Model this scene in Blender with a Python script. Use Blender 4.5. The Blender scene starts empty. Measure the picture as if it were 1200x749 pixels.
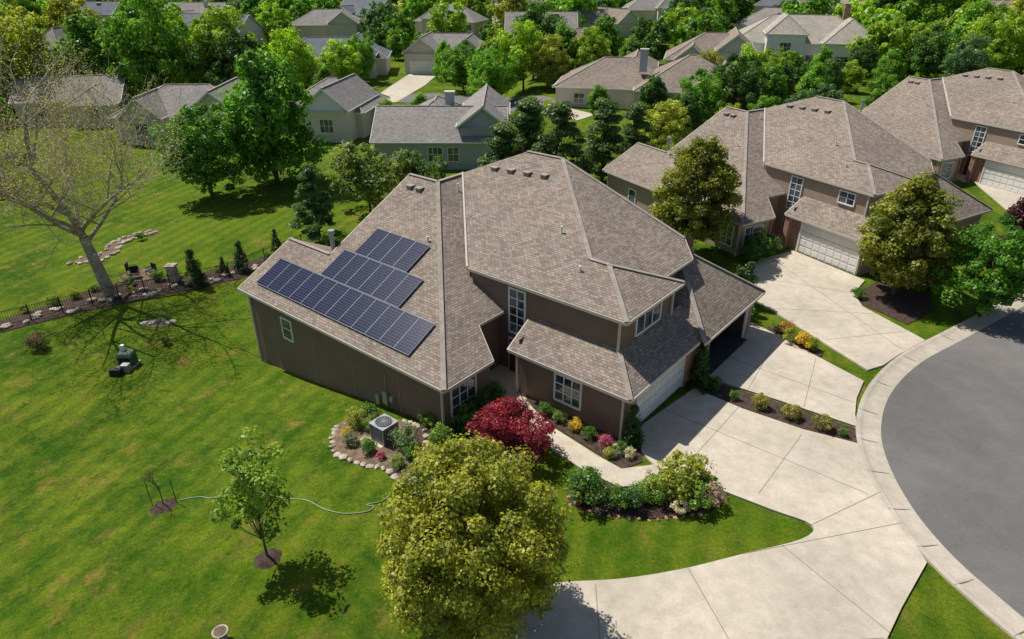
import bpy, math, random
import numpy as np
from mathutils import Vector, geometry
random.seed(7); np.random.seed(7)
scene=bpy.context.scene
COL=scene.collection
def link(o,parent=None):
    COL.objects.link(o)
    if parent: o.parent=parent
    return o
# ------------------------------------------------------------ terrain
def ss(t):
    t=max(0,min(1,t)); return t*t*(3-2*t)
def hgt(x,y):
    q=(x+2)*-.772+(y-25)*.636
    return -2.3*ss(q/19)*(1-ss((x+4)/10))
# ------------------------------------------------------------ materials
class NT:
    def __init__(s,name):
        s.m=bpy.data.materials.new(name); s.m.use_nodes=True
        s.t=s.m.node_tree; s.b=s.t.nodes['Principled BSDF']; s.out=s.t.nodes['Material Output']
    def n(s,typ,**kw):
        nd=s.t.nodes.new(typ)
        for k,v in kw.items():
            if k in nd.inputs: nd.inputs[k].default_value=v
            else: setattr(nd,k,v)
        return nd
    def l(s,a,b): s.t.links.new(a,b)
def rgba(c,k=1): return (c[0]*k,c[1]*k,c[2]*k,1)
def noise(N,vec,scale,detail=4,rough=.6):
    n=N.n('ShaderNodeTexNoise'); n.inputs['Scale'].default_value=scale
    n.inputs['Detail'].default_value=detail; n.inputs['Roughness'].default_value=rough
    if vec is not None: N.l(vec,n.inputs['Vector'])
    return n.outputs['Fac']
def mixc(N,fac,a,b,blend='MIX'):
    m=N.n('ShaderNodeMix'); m.data_type='RGBA'; m.blend_type=blend
    if isinstance(fac,(int,float)): m.inputs[0].default_value=fac
    else: N.l(fac,m.inputs[0])
    for i,x in ((6,a),(7,b)):
        if isinstance(x,tuple): m.inputs[i].default_value=x
        else: N.l(x,m.inputs[i])
    return m.outputs[2]
def ramp(N,fac,p0,p1,c0=(0,0,0,1),c1=(1,1,1,1)):
    r=N.n('ShaderNodeValToRGB'); r.color_ramp.elements[0].position=p0; r.color_ramp.elements[1].position=p1
    r.color_ramp.elements[0].color=c0; r.color_ramp.elements[1].color=c1
    N.l(fac,r.inputs[0]); return r.outputs[0]
def bump(N,h,strength=.3,dist=.02):
    b=N.n('ShaderNodeBump'); b.inputs['Strength'].default_value=strength; b.inputs['Distance'].default_value=dist
    N.l(h,b.inputs['Height']); N.l(b.outputs[0],N.b.inputs['Normal'])
def simple(name,c,rough=.8,var=.25,scale=3,metal=0,bs=0,spec=.3,fine=25):
    N=NT(name); g=N.n('ShaderNodeNewGeometry').outputs['Position']
    f=noise(N,g,scale,5); f2=noise(N,g,fine,3)
    c1=mixc(N,ramp(N,f,.3,.7),rgba(c,1-var),rgba(c,1+var*.6))
    c2=mixc(N,.5,c1,mixc(N,ramp(N,f2,.25,.75),rgba((1-var,)*3),rgba((1+var*.5,)*3)),'MULTIPLY')
    N.l(c2,N.b.inputs['Base Color']); N.b.inputs['Roughness'].default_value=rough
    N.b.inputs['Metallic'].default_value=metal; N.b.inputs['Specular IOR Level'].default_value=spec
    if bs: bump(N,f2,bs,.02)
    return N.m
def concrete(name,c,stain=.66):
    N=NT(name); g=N.n('ShaderNodeNewGeometry').outputs['Position']
    col=mixc(N,ramp(N,noise(N,g,.22,5,.6),.35,.65),rgba(c,.86),rgba(c,1.08))
    col=mixc(N,1.0,col,ramp(N,noise(N,g,1.6,6,.7),.3,.62,(.82,.81,.79,1),(1.04,1.04,1.04,1)),'MULTIPLY')
    col=mixc(N,1.0,col,ramp(N,noise(N,g,18,3),.3,.7,(.9,.9,.9,1),(1.06,1.06,1.06,1)),'MULTIPLY')
    st=noise(N,g,.7,6,.8); col=mixc(N,ramp(N,st,.64,.76),col,rgba(c,stain))
    N.l(col,N.b.inputs['Base Color']); N.b.inputs['Roughness'].default_value=.92; N.b.inputs['Specular IOR Level'].default_value=.2
    return N.m
def asphalt():
    N=NT('asphalt'); g=N.n('ShaderNodeNewGeometry').outputs['Position']; c=(.170,.160,.152)
    col=mixc(N,ramp(N,noise(N,g,.12,5,.6),.35,.65),rgba(c,.80),rgba(c,1.1))
    col=mixc(N,1.0,col,ramp(N,noise(N,g,.9,6,.75),.3,.7,(.88,.88,.88,1),(1.08,1.08,1.08,1)),'MULTIPLY')
    col=mixc(N,1.0,col,ramp(N,noise(N,g,30,3,.8),.3,.7,(.75,.75,.75,1),(1.25,1.25,1.25,1)),'MULTIPLY')
    N.l(col,N.b.inputs['Base Color']); N.b.inputs['Roughness'].default_value=.92; N.b.inputs['Specular IOR Level'].default_value=.25
    return N.m
def shingle(name,ca,cb):
    N=NT(name); uv=N.n('ShaderNodeTexCoord').outputs['UV']; g=N.n('ShaderNodeNewGeometry').outputs['Position']
    br=N.n('ShaderNodeTexBrick'); br.inputs['Scale'].default_value=1; br.inputs['Brick Width'].default_value=.27
    br.inputs['Row Height'].default_value=.145; br.inputs['Mortar Size'].default_value=.012; br.inputs['Mortar Smooth'].default_value=.3
    br.inputs['Color1'].default_value=rgba(ca); br.inputs['Color2'].default_value=rgba(cb); br.inputs['Mortar'].default_value=rgba(ca,.5)
    N.l(uv,br.inputs['Vector'])
    w=noise(N,g,.35,4); f=noise(N,g,2.2,4); f3=noise(N,g,11,3)
    c=mixc(N,1.0,br.outputs[0],ramp(N,w,.3,.72,(.85,.85,.87,1),(1.1,1.09,1.06,1)),'MULTIPLY')
    c=mixc(N,1.0,c,ramp(N,f,.3,.7,(.88,.88,.88,1),(1.1,1.1,1.1,1)),'MULTIPLY')
    c=mixc(N,1.0,c,ramp(N,f3,.3,.7,(.76,.76,.76,1),(1.22,1.21,1.19,1)),'MULTIPLY')
    N.l(c,N.b.inputs['Base Color']); N.b.inputs['Roughness'].default_value=.92; N.b.inputs['Specular IOR Level'].default_value=.15
    bump(N,br.outputs['Fac'],-.5,.02)
    return N.m
def brickm(name,ca,cb,mortar,bw=.22,rh=.075):
    N=NT(name); uv=N.n('ShaderNodeTexCoord').outputs['UV']; g=N.n('ShaderNodeNewGeometry').outputs['Position']
    br=N.n('ShaderNodeTexBrick'); br.inputs['Scale'].default_value=1; br.inputs['Brick Width'].default_value=bw
    br.inputs['Row Height'].default_value=rh; br.inputs['Mortar Size'].default_value=.008
    br.inputs['Color1'].default_value=rgba(ca); br.inputs['Color2'].default_value=rgba(cb); br.inputs['Mortar'].default_value=rgba(mortar)
    N.l(uv,br.inputs['Vector'])
    c=mixc(N,1.0,br.outputs[0],ramp(N,noise(N,g,4,4),.3,.7,(.75,.75,.75,1),(1.2,1.2,1.2,1)),'MULTIPLY')
    N.l(c,N.b.inputs['Base Color']); N.b.inputs['Roughness'].default_value=.9; bump(N,br.outputs['Fac'],-.4,.02)
    return N.m
def grassm():
    N=NT('lawn_grass'); g=N.n('ShaderNodeNewGeometry').outputs['Position']
    a=noise(N,g,.06,4,.6); b=noise(N,g,.33,6,.75); c=noise(N,g,2.4,6,.8); d=noise(N,g,15,5,.8)
    col=mixc(N,ramp(N,a,.42,.58),(.040,.112,.006,1),(.085,.170,.008,1))
    col=mixc(N,ramp(N,b,.42,.60),col,(.140,.205,.014,1))
    col=mixc(N,ramp(N,c,.48,.75),col,(.160,.190,.025,1))
    e=noise(N,g,.42,9,.84)
    col=mixc(N,ramp(N,e,.54,.64),col,(.235,.185,.045,1))
    e2=noise(N,g,.9,7,.84)
    col=mixc(N,ramp(N,e2,.56,.66),col,(.032,.092,.005,1))
    e3=noise(N,g,6,5,.8)
    col=mixc(N,1.0,col,ramp(N,e3,.32,.68,(.62,.68,.6,1),(1.3,1.22,1.25,1)),'MULTIPLY')
    col=mixc(N,1.0,col,ramp(N,d,.32,.68,(.55,.6,.55,1),(1.4,1.32,1.3,1)),'MULTIPLY')
    wv=N.n('ShaderNodeTexWave'); wv.inputs['Scale'].default_value=.24; wv.inputs['Distortion'].default_value=2.0; wv.inputs['Detail'].default_value=4
    mp=N.n('ShaderNodeMapping'); mp.inputs['Rotation'].default_value=(0,0,.3); N.l(g,mp.inputs[0]); N.l(mp.outputs[0],wv.inputs['Vector'])
    col=mixc(N,.42,col,mixc(N,1.0,col,ramp(N,wv.outputs['Fac'],.2,.8,(.68,.76,.8,1),(1.28,1.15,1.1,1)),'MULTIPLY'))
    N.l(col,N.b.inputs['Base Color']); N.b.inputs['Roughness'].default_value=.9; N.b.inputs['Specular IOR Level'].default_value=.06
    bump(N,d,.9,.08); return N.m
def leafm():
    N=NT('foliage'); oi=N.n('ShaderNodeObjectInfo'); at=N.n('ShaderNodeAttribute'); at.attribute_name='tint'
    c=mixc(N,1.0,oi.outputs['Color'],ramp(N,at.outputs['Fac'],0,1,(.40,.50,.5,1),(1.95,1.65,1.4,1)),'MULTIPLY')
    d=N.n('ShaderNodeBsdfDiffuse'); t=N.n('ShaderNodeBsdfTranslucent'); gl=N.n('ShaderNodeBsdfGlossy'); gl.inputs['Roughness'].default_value=.45
    tc=mixc(N,1.0,c,(1.25,1.4,.6,1),'MULTIPLY')
    N.l(c,d.inputs[0]); N.l(tc,t.inputs[0])
    m=N.n('ShaderNodeMixShader'); m.inputs[0].default_value=.42; N.l(d.outputs[0],m.inputs[1]); N.l(t.outputs[0],m.inputs[2])
    m2=N.n('ShaderNodeMixShader'); m2.inputs[0].default_value=.03; N.l(m.outputs[0],m2.inputs[1]); N.l(gl.outputs[0],m2.inputs[2])
    N.l(m2.outputs[0],N.out.inputs[0]); return N.m
def glassm(name='window_glass'):
    N=NT(name); g=N.n('ShaderNodeNewGeometry').outputs['Position']
    c=mixc(N,ramp(N,noise(N,g,1.2,2),.4,.6),(.02,.028,.035,1),(.10,.13,.16,1))
    N.l(c,N.b.inputs['Base Color']); N.b.inputs['Roughness'].default_value=.06; N.b.inputs['Specular IOR Level'].default_value=.9; return N.m
def panelm():
    N=NT('solar_cells'); uv=N.n('ShaderNodeTexCoord').outputs['UV']
    br=N.n('ShaderNodeTexBrick'); br.offset=0; br.inputs['Scale'].default_value=1; br.inputs['Brick Width'].default_value=.172
    br.inputs['Row Height'].default_value=.168; br.inputs['Mortar Size'].default_value=.008
    br.inputs['Color1'].default_value=(.006,.010,.034,1); br.inputs['Color2'].default_value=(.012,.017,.050,1); br.inputs['Mortar'].default_value=(.10,.12,.19,1)
    N.l(uv,br.inputs['Vector']); N.l(br.outputs[0],N.b.inputs['Base Color']); N.b.inputs['Roughness'].default_value=.28; N.b.inputs['Specular IOR Level'].default_value=.04; return N.m
M=dict(
 roof=shingle('roof_shingles',(.235,.190,.155),(.365,.308,.258)),
 roofg=shingle('grey_roof_shingles',(.25,.23,.215),(.37,.35,.33)),
 roofb=shingle('slate_roof_shingles',(.14,.155,.18),(.22,.235,.265)),
 roofl=shingle('light_roof_shingles',(.36,.33,.28),(.5,.46,.4)),
 cap=simple('ridge_cap',(.36,.31,.265),.9,.25,2),
 stucco=simple('taupe_stucco',(.215,.150,.112),.95,.12,.6,bs=.3,fine=40),
 stuccol=simple('tan_sunlit_stucco',(.38,.285,.215),.95,.10,.8,bs=.3,fine=40),  # tan for battens and vents; on neighbours' walls the lighter tone paints in sunlight
 siding=simple('grey_siding',(.42,.43,.47),.85,.08,.8),
 beige=simple('beige_siding',(.66,.58,.51),.85,.08,.8),
 white=simple('white_paint',(.78,.77,.74),.55,.05,1.5),
 trim=simple('beige_trim',(.58,.52,.45),.6,.08,1.5),
 brick=brickm('red_brick',(.30,.11,.06),(.44,.22,.13),(.38,.33,.28)),
 conc=concrete('concrete',(.56,.495,.40)),
 gutter=concrete('kerb_concrete',(.50,.445,.365)),
 asph=asphalt(),
 joint=simple('joint_dark',(.27,.235,.19),.95,.1),
 mulch=simple('mulch',(.085,.055,.042),.97,.6,5,bs=1,fine=20),
 soil=simple('soil',(.20,.14,.095),.97,.5,3,bs=.6,fine=14),
 stone=simple('limestone',(.50,.43,.34),.9,.4,3,bs=.5,fine=12),
 bark=simple('bark',(.14,.10,.07),.95,.4,6,bs=.8),
 barkl=simple('pale_bark',(.44,.37,.29),.95,.45,2.5,bs=.5,fine=9),
 black=simple('black_iron',(.02,.02,.022),.5,.1),
 metal=simple('galvanised_metal',(.42,.43,.44),.45,.15,4,metal=.5),
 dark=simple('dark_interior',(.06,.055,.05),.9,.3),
 door=simple('wood_door',(.12,.05,.03),.5,.2),
 green=simple('green_plastic',(.05,.10,.06),.5,.15),
 hose=simple('pale_hose',(.36,.44,.30),.5,.1),
 frame=simple('panel_frame',(.22,.24,.28),.5,.05),
 grass=grassm(), leaf=leafm(), glass=glassm(), cells=panelm())
# ------------------------------------------------------------ mesh builder
class MB:
    def __init__(s): s.V=[];s.F=[];s.M=[];s.mats=[]
    def mi(s,m):
        m=M[m] if isinstance(m,str) else m
        if m not in s.mats: s.mats.append(m)
        return s.mats.index(m)
    def poly(s,pts,m):
        i=len(s.V); s.V+=[tuple(p) for p in pts]; s.F.append(tuple(range(i,i+len(pts)))); s.M.append(s.mi(m))
    def hexa(s,P,m):
        i=len(s.V); s.V+=[tuple(p) for p in P]; k=s.mi(m)
        for f in ((3,2,1,0),(4,5,6,7),(0,1,5,4),(1,2,6,5),(2,3,7,6),(3,0,4,7)):
            s.F.append(tuple(i+j for j in f)); s.M.append(k)
    def beam(s,p,q,w,h,m,w2=None,h2=None):
        p=Vector(p);q=Vector(q);d=(q-p)
        if d.length<1e-6: return
        d.normalize(); side=d.cross(Vector((0,0,1)))
        if side.length<1e-3: side=Vector((1,0,0))
        side.normalize(); up=side.cross(d).normalized()
        w2=w2 or w; h2=h2 or h
        a=[p+side*x*w/2+up*y*h/2 for x,y in ((-1,-1),(1,-1),(1,1),(-1,1))]
        b=[q+side*x*w2/2+up*y*h2/2 for x,y in ((-1,-1),(1,-1),(1,1),(-1,1))]
        s.hexa(a+b,m)
    def tube(s,p,q,r0,r1,m,n=6,cap=True):
        p=Vector(p);q=Vector(q);d=(q-p).normalized(); a=d.orthogonal().normalized(); b=d.cross(a)
        i=len(s.V);k=s.mi(m)
        for c,r in ((p,r0),(q,r1)):
            for j in range(n):
                t=2*math.pi*j/n; s.V.append(tuple(c+a*math.cos(t)*r+b*math.sin(t)*r))
        for j in range(n):
            s.F.append((i+j,i+(j+1)%n,i+n+(j+1)%n,i+n+j)); s.M.append(k)
        if cap:
            s.F.append(tuple(i+n+j for j in range(n))); s.M.append(k)
            s.F.append(tuple(i+n-1-j for j in range(n))); s.M.append(k)
    def mesh(s,name):
        me=bpy.data.meshes.new(name); me.from_pydata(s.V,[],s.F)
        for m in s.mats: me.materials.append(m)
        me.polygons.foreach_set('material_index',s.M); me.update()
        uv=me.uv_layers.new(name='UVMap'); Z=Vector((0,0,1)); dat=uv.data
        for pl in me.polygons:
            n=pl.normal
            t=Z.cross(n)
            if t.length<.02: t=Vector((1,0,0))
            t.normalize(); b=n.cross(t)
            for li in pl.loop_indices:
                co=me.vertices[me.loops[li].vertex_index].co; dat[li].uv=(co.dot(t),co.dot(b))
        return me
    def obj(s,name,parent=None):
        return link(bpy.data.objects.new(name,s.mesh(name)),parent)
def empty(name,loc=(0,0,0)):
    e=bpy.data.objects.new(name,None); e.location=loc; return link(e)
class Fr:
    def __init__(s,ox,oy,deg): s.o=(ox,oy); s.c=math.cos(math.radians(deg)); s.s=math.sin(math.radians(deg))
    def __call__(s,u,v,z=0): return Vector((s.o[0]+u*s.c-v*s.s, s.o[1]+u*s.s+v*s.c, z))
class House:
    def __init__(s,name,fr): s.name=name;s.fr=fr;s.p={}
    def __getitem__(s,k):
        if k not in s.p: s.p[k]=MB()
        return s.p[k]
    def box(s,part,u0,u1,v0,v1,z0,z1,m):
        f=s.fr; s[part].hexa([f(u0,v0,z0),f(u1,v0,z0),f(u1,v1,z0),f(u0,v1,z0),f(u0,v0,z1),f(u1,v0,z1),f(u1,v1,z1),f(u0,v1,z1)],m)
    def wb(s,part,u,v,n,a0,a1,d0,d1,z0,z1,m):
        if n=='-v': s.box(part,u+a0,u+a1,v-d1,v-d0,z0,z1,m)
        elif n=='+v': s.box(part,u+a0,u+a1,v+d0,v+d1,z0,z1,m)
        elif n=='+u': s.box(part,u+d0,u+d1,v+a0,v+a1,z0,z1,m)
        else: s.box(part,u-d1,u-d0,v+a0,v+a1,z0,z1,m)
    def window(s,u,v,n,w,z0,z1,cols=2,rows=2,fm='white'):
        w2=w/2; t=.09
        s.wb('windows',u,v,n,-w2,w2,.0,.025,z0,z1,'glass')
        s.wb('windows',u,v,n,-w2-t,-w2,0,.07,z0-t,z1+t,fm); s.wb('windows',u,v,n,w2,w2+t,0,.07,z0-t,z1+t,fm)
        s.wb('windows',u,v,n,-w2,w2,0,.07,z1,z1+t,fm); s.wb('windows',u,v,n,-w2,w2,0,.10,z0-t,z0,fm)
        for i in range(1,cols):
            a=-w2+w*i/cols; s.wb('windows',u,v,n,a-.03,a+.03,.0,.05,z0,z1,fm)
        for j in range(1,rows):
            z=z0+(z1-z0)*j/rows; s.wb('windows',u,v,n,-w2,w2,.0,.045,z-.025,z+.025,fm)
    def garage_door(s,u,v,n,w,z0,z1,m='white'):
        w2=w/2
        s.wb('garage_door',u,v,n,-w2,w2,0,.03,z0,z1,m)
        s.wb('garage_door',u,v,n,-w2-.12,-w2,0,.10,z0,z1+.12,m); s.wb('garage_door',u,v,n,w2,w2+.12,0,.10,z0,z1+.12,m)
        s.wb('garage_door',u,v,n,-w2,w2,0,.10,z1,z1+.12,m)
        for r in range(4):
            for c in range(8):
                a0=-w2+w*c/8+.07; a1=-w2+w*(c+1)/8-.07; hh=(z1-z0)/4
                s.wb('garage_door',u,v,n,a0,a1,.03,.05,z0+hh*r+.09,z0+hh*(r+1)-.07,m)
            if r: s.wb('garage_door',u,v,n,-w2,w2,.03,.034,z0+hh*r-.012,z0+hh*r+.012,'joint')
    def roofbox(s,u0,u1,v0,v1,zb,ze,pitch=.5,kind='hip',axis=None,rm='roof',wm='stucco',fm='trim',ins=.45,capm='cap',gm=None):
        f=s.fr; R=s['roof']; du,dv=u1-u0,v1-v0
        axis=axis or ('u' if du>=dv else 'v')
        half=(dv if axis=='u' else du)/2; zr=ze+half*pitch
        if kind=='hip':
            k=min(half,(du if axis=='u' else dv)/2)
            if axis=='u': a,b=(u0+k,v0+half),(u1-k,v0+half)
            else: a,b=(u0+half,v0+k),(u0+half,v1-k)
        else:
            a,b=((u0,v0+half),(u1,v0+half)) if axis=='u' else ((u0+half,v0),(u0+half,v1))
        c=[f(u0,v0,ze),f(u1,v0,ze),f(u1,v1,ze),f(u0,v1,ze)]; A=f(*a,zr);B=f(*b,zr)
        if axis=='u':
            R.poly([c[0],c[1],B,A],rm); R.poly([c[2],c[3],A,B],rm)
            e0=[c[3],c[0],A]; e1=[c[1],c[2],B]
        else:
            R.poly([c[1],c[2],B,A],rm); R.poly([c[3],c[0],A,B],rm)
            e0=[c[0],c[1],A]; e1=[c[2],c[3],B]
        up=Vector((0,0,.02))
        if kind=='hip':
            R.poly(e0,rm);R.poly(e1,rm)
            for x,y in ((e0[0],A),(e0[1],A),(e1[0],B),(e1[1],B)): R.beam(x+up,y+up,.26,.04,capm)
        else:
            for e,pt in ((e0,A),(e1,B)):
                R.beam(e[0]-up*6,pt-up*6,.05,.22,fm); R.beam(e[1]-up*6,pt-up*6,.05,.22,fm)
        if (A-B).length>.1: R.beam(A+up,B+up,.26,.04,capm)
        R.poly([f(u0,v0,ze-.15),f(u0,v1,ze-.15),f(u1,v1,ze-.15),f(u1,v0,ze-.15)],fm)
        edges=[(0,1),(1,2),(2,3),(3,0)]
        for (i,j) in edges:
            if kind=='gable' and ((axis=='u' and (i,j) in ((1,2),(3,0))) or (axis=='v' and (i,j) in ((0,1),(2,3)))): continue
            R.beam(c[i]-Vector((0,0,.07)),c[j]-Vector((0,0,.07)),.12,.15,fm)
        w=[(u0+ins,v0+ins),(u1-ins,v0+ins),(u1-ins,v1-ins),(u0+ins,v1-ins)]
        for i in range(4):
            p,q=w[i],w[(i+1)%4]; s['walls'].poly([f(*p,zb),f(*q,zb),f(*q,ze-.13),f(*p,ze-.13)],wm)
        if kind=='gable':
            g=gm or wm
            if axis=='u':
                for uu in (u0+ins,u1-ins): s['walls'].poly([f(uu,v0+.05,ze-.14),f(uu,v1-.05,ze-.14),f(uu,v0+half,zr-.1)],g)
            else:
                for vv in (v0+ins,v1-ins): s['walls'].poly([f(u0+.05,vv,ze-.14),f(u1-.05,vv,ze-.14),f(u0+half,vv,zr-.1)],g)
        return zr
    def build(s):
        e=empty(s.name,s.fr(0,0,0))
        for k,mb in s.p.items():
            o=mb.obj(k); o.parent=e; o.location=-e.location
        return e
# ------------------------------------------------------------ ground
def catmull(pts,n=6,closed=False):
    P=[Vector(p) for p in pts]; out=[]; N=len(P)
    rng=range(N) if closed else range(N-1)
    for i in rng:
        p0=P[(i-1)%N] if closed or i>0 else P[0]; p1=P[i];p2=P[(i+1)%N]; p3=P[(i+2)%N] if closed or i+2<N else P[-1]
        for j in range(n):
            t=j/n; out.append(.5*((2*p1)+(p2-p0)*t+(2*p0-5*p1+4*p2-p3)*t*t+(3*p1-p0-3*p2+p3)*t**3))
    if not closed: out.append(P[-1])
    return out
def sheet(name,pts,off,mat,step=.8,skirt=.12):
    P=[]
    n=len(pts)
    for i in range(n):
        a=Vector(pts[i][:2]);b=Vector(pts[(i+1)%n][:2]); k=max(1,int((b-a).length/step))
        for j in range(k): P.append(a.lerp(b,j/k))
    nb=len(P)
    xs=[p.x for p in P];ys=[p.y for p in P]
    V=list(P); poly=[(p.x,p.y) for p in P]
    def inside(x,y):
        c=False;j=nb-1
        for i in range(nb):
            if (poly[i][1]>y)!=(poly[j][1]>y) and x<(poly[j][0]-poly[i][0])*(y-poly[i][1])/(poly[j][1]-poly[i][1])+poly[i][0]: c=not c
            j=i
        return c
    st=max(step,math.sqrt((max(xs)-min(xs))*(max(ys)-min(ys))/4000))
    x=min(xs)+st/2
    while x<max(xs):
        y=min(ys)+st/2
        while y<max(ys):
            if inside(x,y): V.append(Vector((x,y)))
            y+=st
        x+=st
    r=geometry.delaunay_2d_cdt(V,[],[list(range(nb))],1,1e-5)
    mb=MB(); k=mb.mi(mat)
    mb.V=[(v.x,v.y,hgt(v.x,v.y)+off) for v in r[0]]
    for f in r[2]:
        a,b,c=[r[0][i] for i in f[:3]]
        f=list(f)
        if (b-a).cross(c-a)<0: f.reverse()
        mb.F.append(tuple(f)); mb.M.append(k)
    if skirt:
        for i in range(nb):
            a=P[i];b=P[(i+1)%nb]; za=hgt(a.x,a.y)+off; zb=hgt(b.x,b.y)+off
            mb.poly([(a.x,a.y,za-skirt),(b.x,b.y,zb-skirt),(b.x,b.y,zb),(a.x,a.y,za)],mat)
    return mb.obj(name)
def axis(vals):
    out=[]
    for a,b,s in vals:
        n=max(1,int((b-a)/s)); out+=[a+(b-a)*i/n for i in range(n)]
    out.append(vals[-1][1]); return out
gx=axis([(-900,-200,60),(-200,-60,8),(-60,62,.9),(62,200,8),(200,900,60)])
gy=axis([(-60,4,5),(4,85,.9),(85,220,6),(220,1500,60)])
gm=MB(); gm.mi('grass')
gm.V=[(x,y,hgt(x,y)) for y in gy for x in gx]; nx=len(gx)
for j in range(len(gy)-1):
    for i in range(nx-1):
        a=j*nx+i; gm.F.append((a,a+1,a+1+nx,a+nx)); gm.M.append(0)
gnd=gm.obj('ground')
for pl in gnd.data.polygons: pl.use_smooth=True
# street
edge=catmull([(52,52.2),(45,47.5),(33.3,39.7),(26.9,35.4),(22.6,32.5),(19.5,29.5),(17.6,26.6),(16.7,24.1),(16.3,21.4),(16.4,19.1),(16.9,17.1),(18,14.6),(20.5,12),(24,10.5),(29,10),(34,11.5),(38,15),(40,20),(41,26),(46,32),(60,41.5),(75,51.5)],6)
street=[(e.x,e.y) for e in edge]+[(110,75),(105,88),(75,67.5)]
sheet('street',street,.02,'asph',1.2)
gb=MB()
def offs(E,d):
    out=[]
    for i,e in enumerate(E):
        a=E[max(0,i-1)];b=E[min(len(E)-1,i+1)]; t=(b-a).normalized(); n=Vector((t.y,-t.x))
        out.append(e+n*d)
    return out
prof=[(-.15,.026),(.0,.036),(.45,.035),(.62,.05),(.78,.09),(.95,.095),(.97,-.05)]
E=[Vector((e.x,e.y)) for e in edge]
rings=[(offs(E,d),z) for d,z in prof]
for (r0,z0),(r1,z1) in zip(rings,rings[1:]):
    for i in range(len(E)-1):
        gb.poly([(*r0[i],z0),(*r0[i+1],z0),(*r1[i+1],z1),(*r1[i],z1)],'gutter')
for i in range(4,len(E)-1,5):
    a=offs(E,.0)[i]; b=offs(E,.93)[i]
    gb.beam((a.x,a.y,.038),(b.x,b.y,.098),.03,.006,'joint')
gb.obj('kerb')
def P2(l): return [Vector((a,b)) for a,b in l]
def cm(pts,n=4): return [(v.x,v.y) for v in catmull(pts,n,True)]
def ribbon(pts,w,n=1):
    P=P2(pts); return [(v.x,v.y) for v in offs(P,w)]+[(v.x,v.y) for v in reversed(offs(P,-w))]
lawnlow=[(v.x,v.y) for v in catmull([(5.9,24.7),(6.4,23.6),(7.4,23.0),(9,22),(10.6,20.95),(11.9,20.1),(11.2,19.35),(8.7,18.6),(6.3,17.9),(4,17.45),(1.9,17.3),(.6,17.1),(-.8,16.2),(-2.2,14.2)],4)]
sheet('driveway',[(6.2,26.6)]+lawnlow+[(-3,8),(8,7),(11.7,14.2),(13.5,16.2),(15.45,18.2),(15.5,20),(15.6,22),(15.7,23.8),(16.1,25.2),(13.9,26.3),(11.5,28),(10.2,29.2),(9.6,29.9)],.09,'conc')
sheet('driveway',[(10.7,30.7),(13.6,28.7),(16.6,26.5),(16.9,27.5),(17.6,28.9),(18.7,30.5),(15.2,36.5),(14.7,37.2),(13.5,37.3),(10.0,32.8)],.09,'conc')
sheet('driveway',[(16.1,39.9),(19.4,31.6),(20.5,32.1),(22,33.3),(24.3,34.9),(22.6,39.3),(22.9,41.2),(24.6,43.3),(21.6,48.7),(18.5,47),(16.6,44.9)],.09,'conc')
sheet('driveway',[(46.4,67.5),(51,62.5),(51.5,56),(51,52.6),(47,50),(44,48),(43,50),(44,58)],.09,'conc')
sheet('walkway',ribbon([(-.4,30.2),(.5,27.8),(1.6,26),(3.5,23.9),(4.7,22.9),(6.5,23.2)],.6),.07,'conc',.4)
sheet('mulch_bed',[(.3,29.6),(5.3,25.4),(5.9,24.9),(5.85,24.0),(4.9,23.5),(2.2,26.4),(1.1,28)],.04,'mulch',.5)
sheet('mulch_bed',[(9.7,29.9),(10.2,29.3),(11.5,28.1),(13.9,26.4),(16.1,25.0),(16.6,26.3),(13.6,28.5),(10.6,30.6),(10,31)],.05,'mulch',.5)
sheet('mulch_bed',cm([(2.4,22.2),(2.5,21.3),(3.5,20.8),(5.5,20.5),(8,20.9),(8.7,21.6),(8.1,22.4),(6.3,22.6),(4.6,22.2),(3.4,23.1)]),.04,'mulch',.5)
acbed=cm([(-8.5,28.0),(-8.7,26.8),(-8.3,25.2),(-7,24.1),(-5.7,23.6),(-4.6,22.5),(-3.8,22.9),(-4,24.4),(-4.2,26.4),(-6,27.8),(-7.3,28.6)])
sheet('garden_bed',acbed,.04,'soil',.5)
sheet('mulch_bed',cm([(-4.6,26.6),(-3.9,24.6),(-2,23.6),(.3,23.3),(1.5,24.6),(.6,26.6),(-.6,28.6),(-2.2,28)]),.045,'mulch',.5)
sheet('mulch_bed',[(22.8,39.6),(24.3,36.9),(26.8,38.6),(27.8,41.0),(25.5,43.3),(23.1,41.3)],.05,'mulch',.6)
sheet('flower_bed',cm([(15.3,35.6),(16.6,33.4),(17.6,33.2),(17.6,34.6),(16.6,36.4),(15.9,36.8)]),.05,'mulch',.5)
sheet('stone_path',ribbon([(-36.0,52.2),(-34.6,52.6),(-34.2,54.4),(-34.9,56.2),(-33.8,57.8),(-32.6,59.2)],.6),.04,'soil',.6)
sheet('stone_patch',cm([(-25.6,41.2),(-24.6,42.0),(-23.4,41.8),(-23.2,41.1),(-24.4,40.8)]),.04,'soil',.5)
fl_=[(-38,38.6),(-34.8,40.9),(-31,43.9),(-26,46.9),(-22.2,49.3),(-19.6,52.5)]
sheet('rock_border',[(-38.6,39.4),(-35.4,41.9),(-32.6,45.4),(-31,47.6),(-27.5,48.6),(-24.5,50),(-21.6,52.4),(-19.8,54.6),(-18.6,52.4),(-21.4,48.5),(-25.5,46.0),(-30.6,43.0),(-34.4,40.0),(-37.6,37.8)],.03,'mulch',.6)
sheet('back_driveway',[(-21.5,159),(-15.5,159),(-17,140),(-20,122),(-25,122),(-23.5,140)],.06,'conc',3)
sheet('back_street',[(-30,118),(-20,122),(-8,120),(0,110),(3,100),(9,103),(6,114),(-3,126),(-14,131),(-28,127)],.04,'asph',3)
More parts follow.
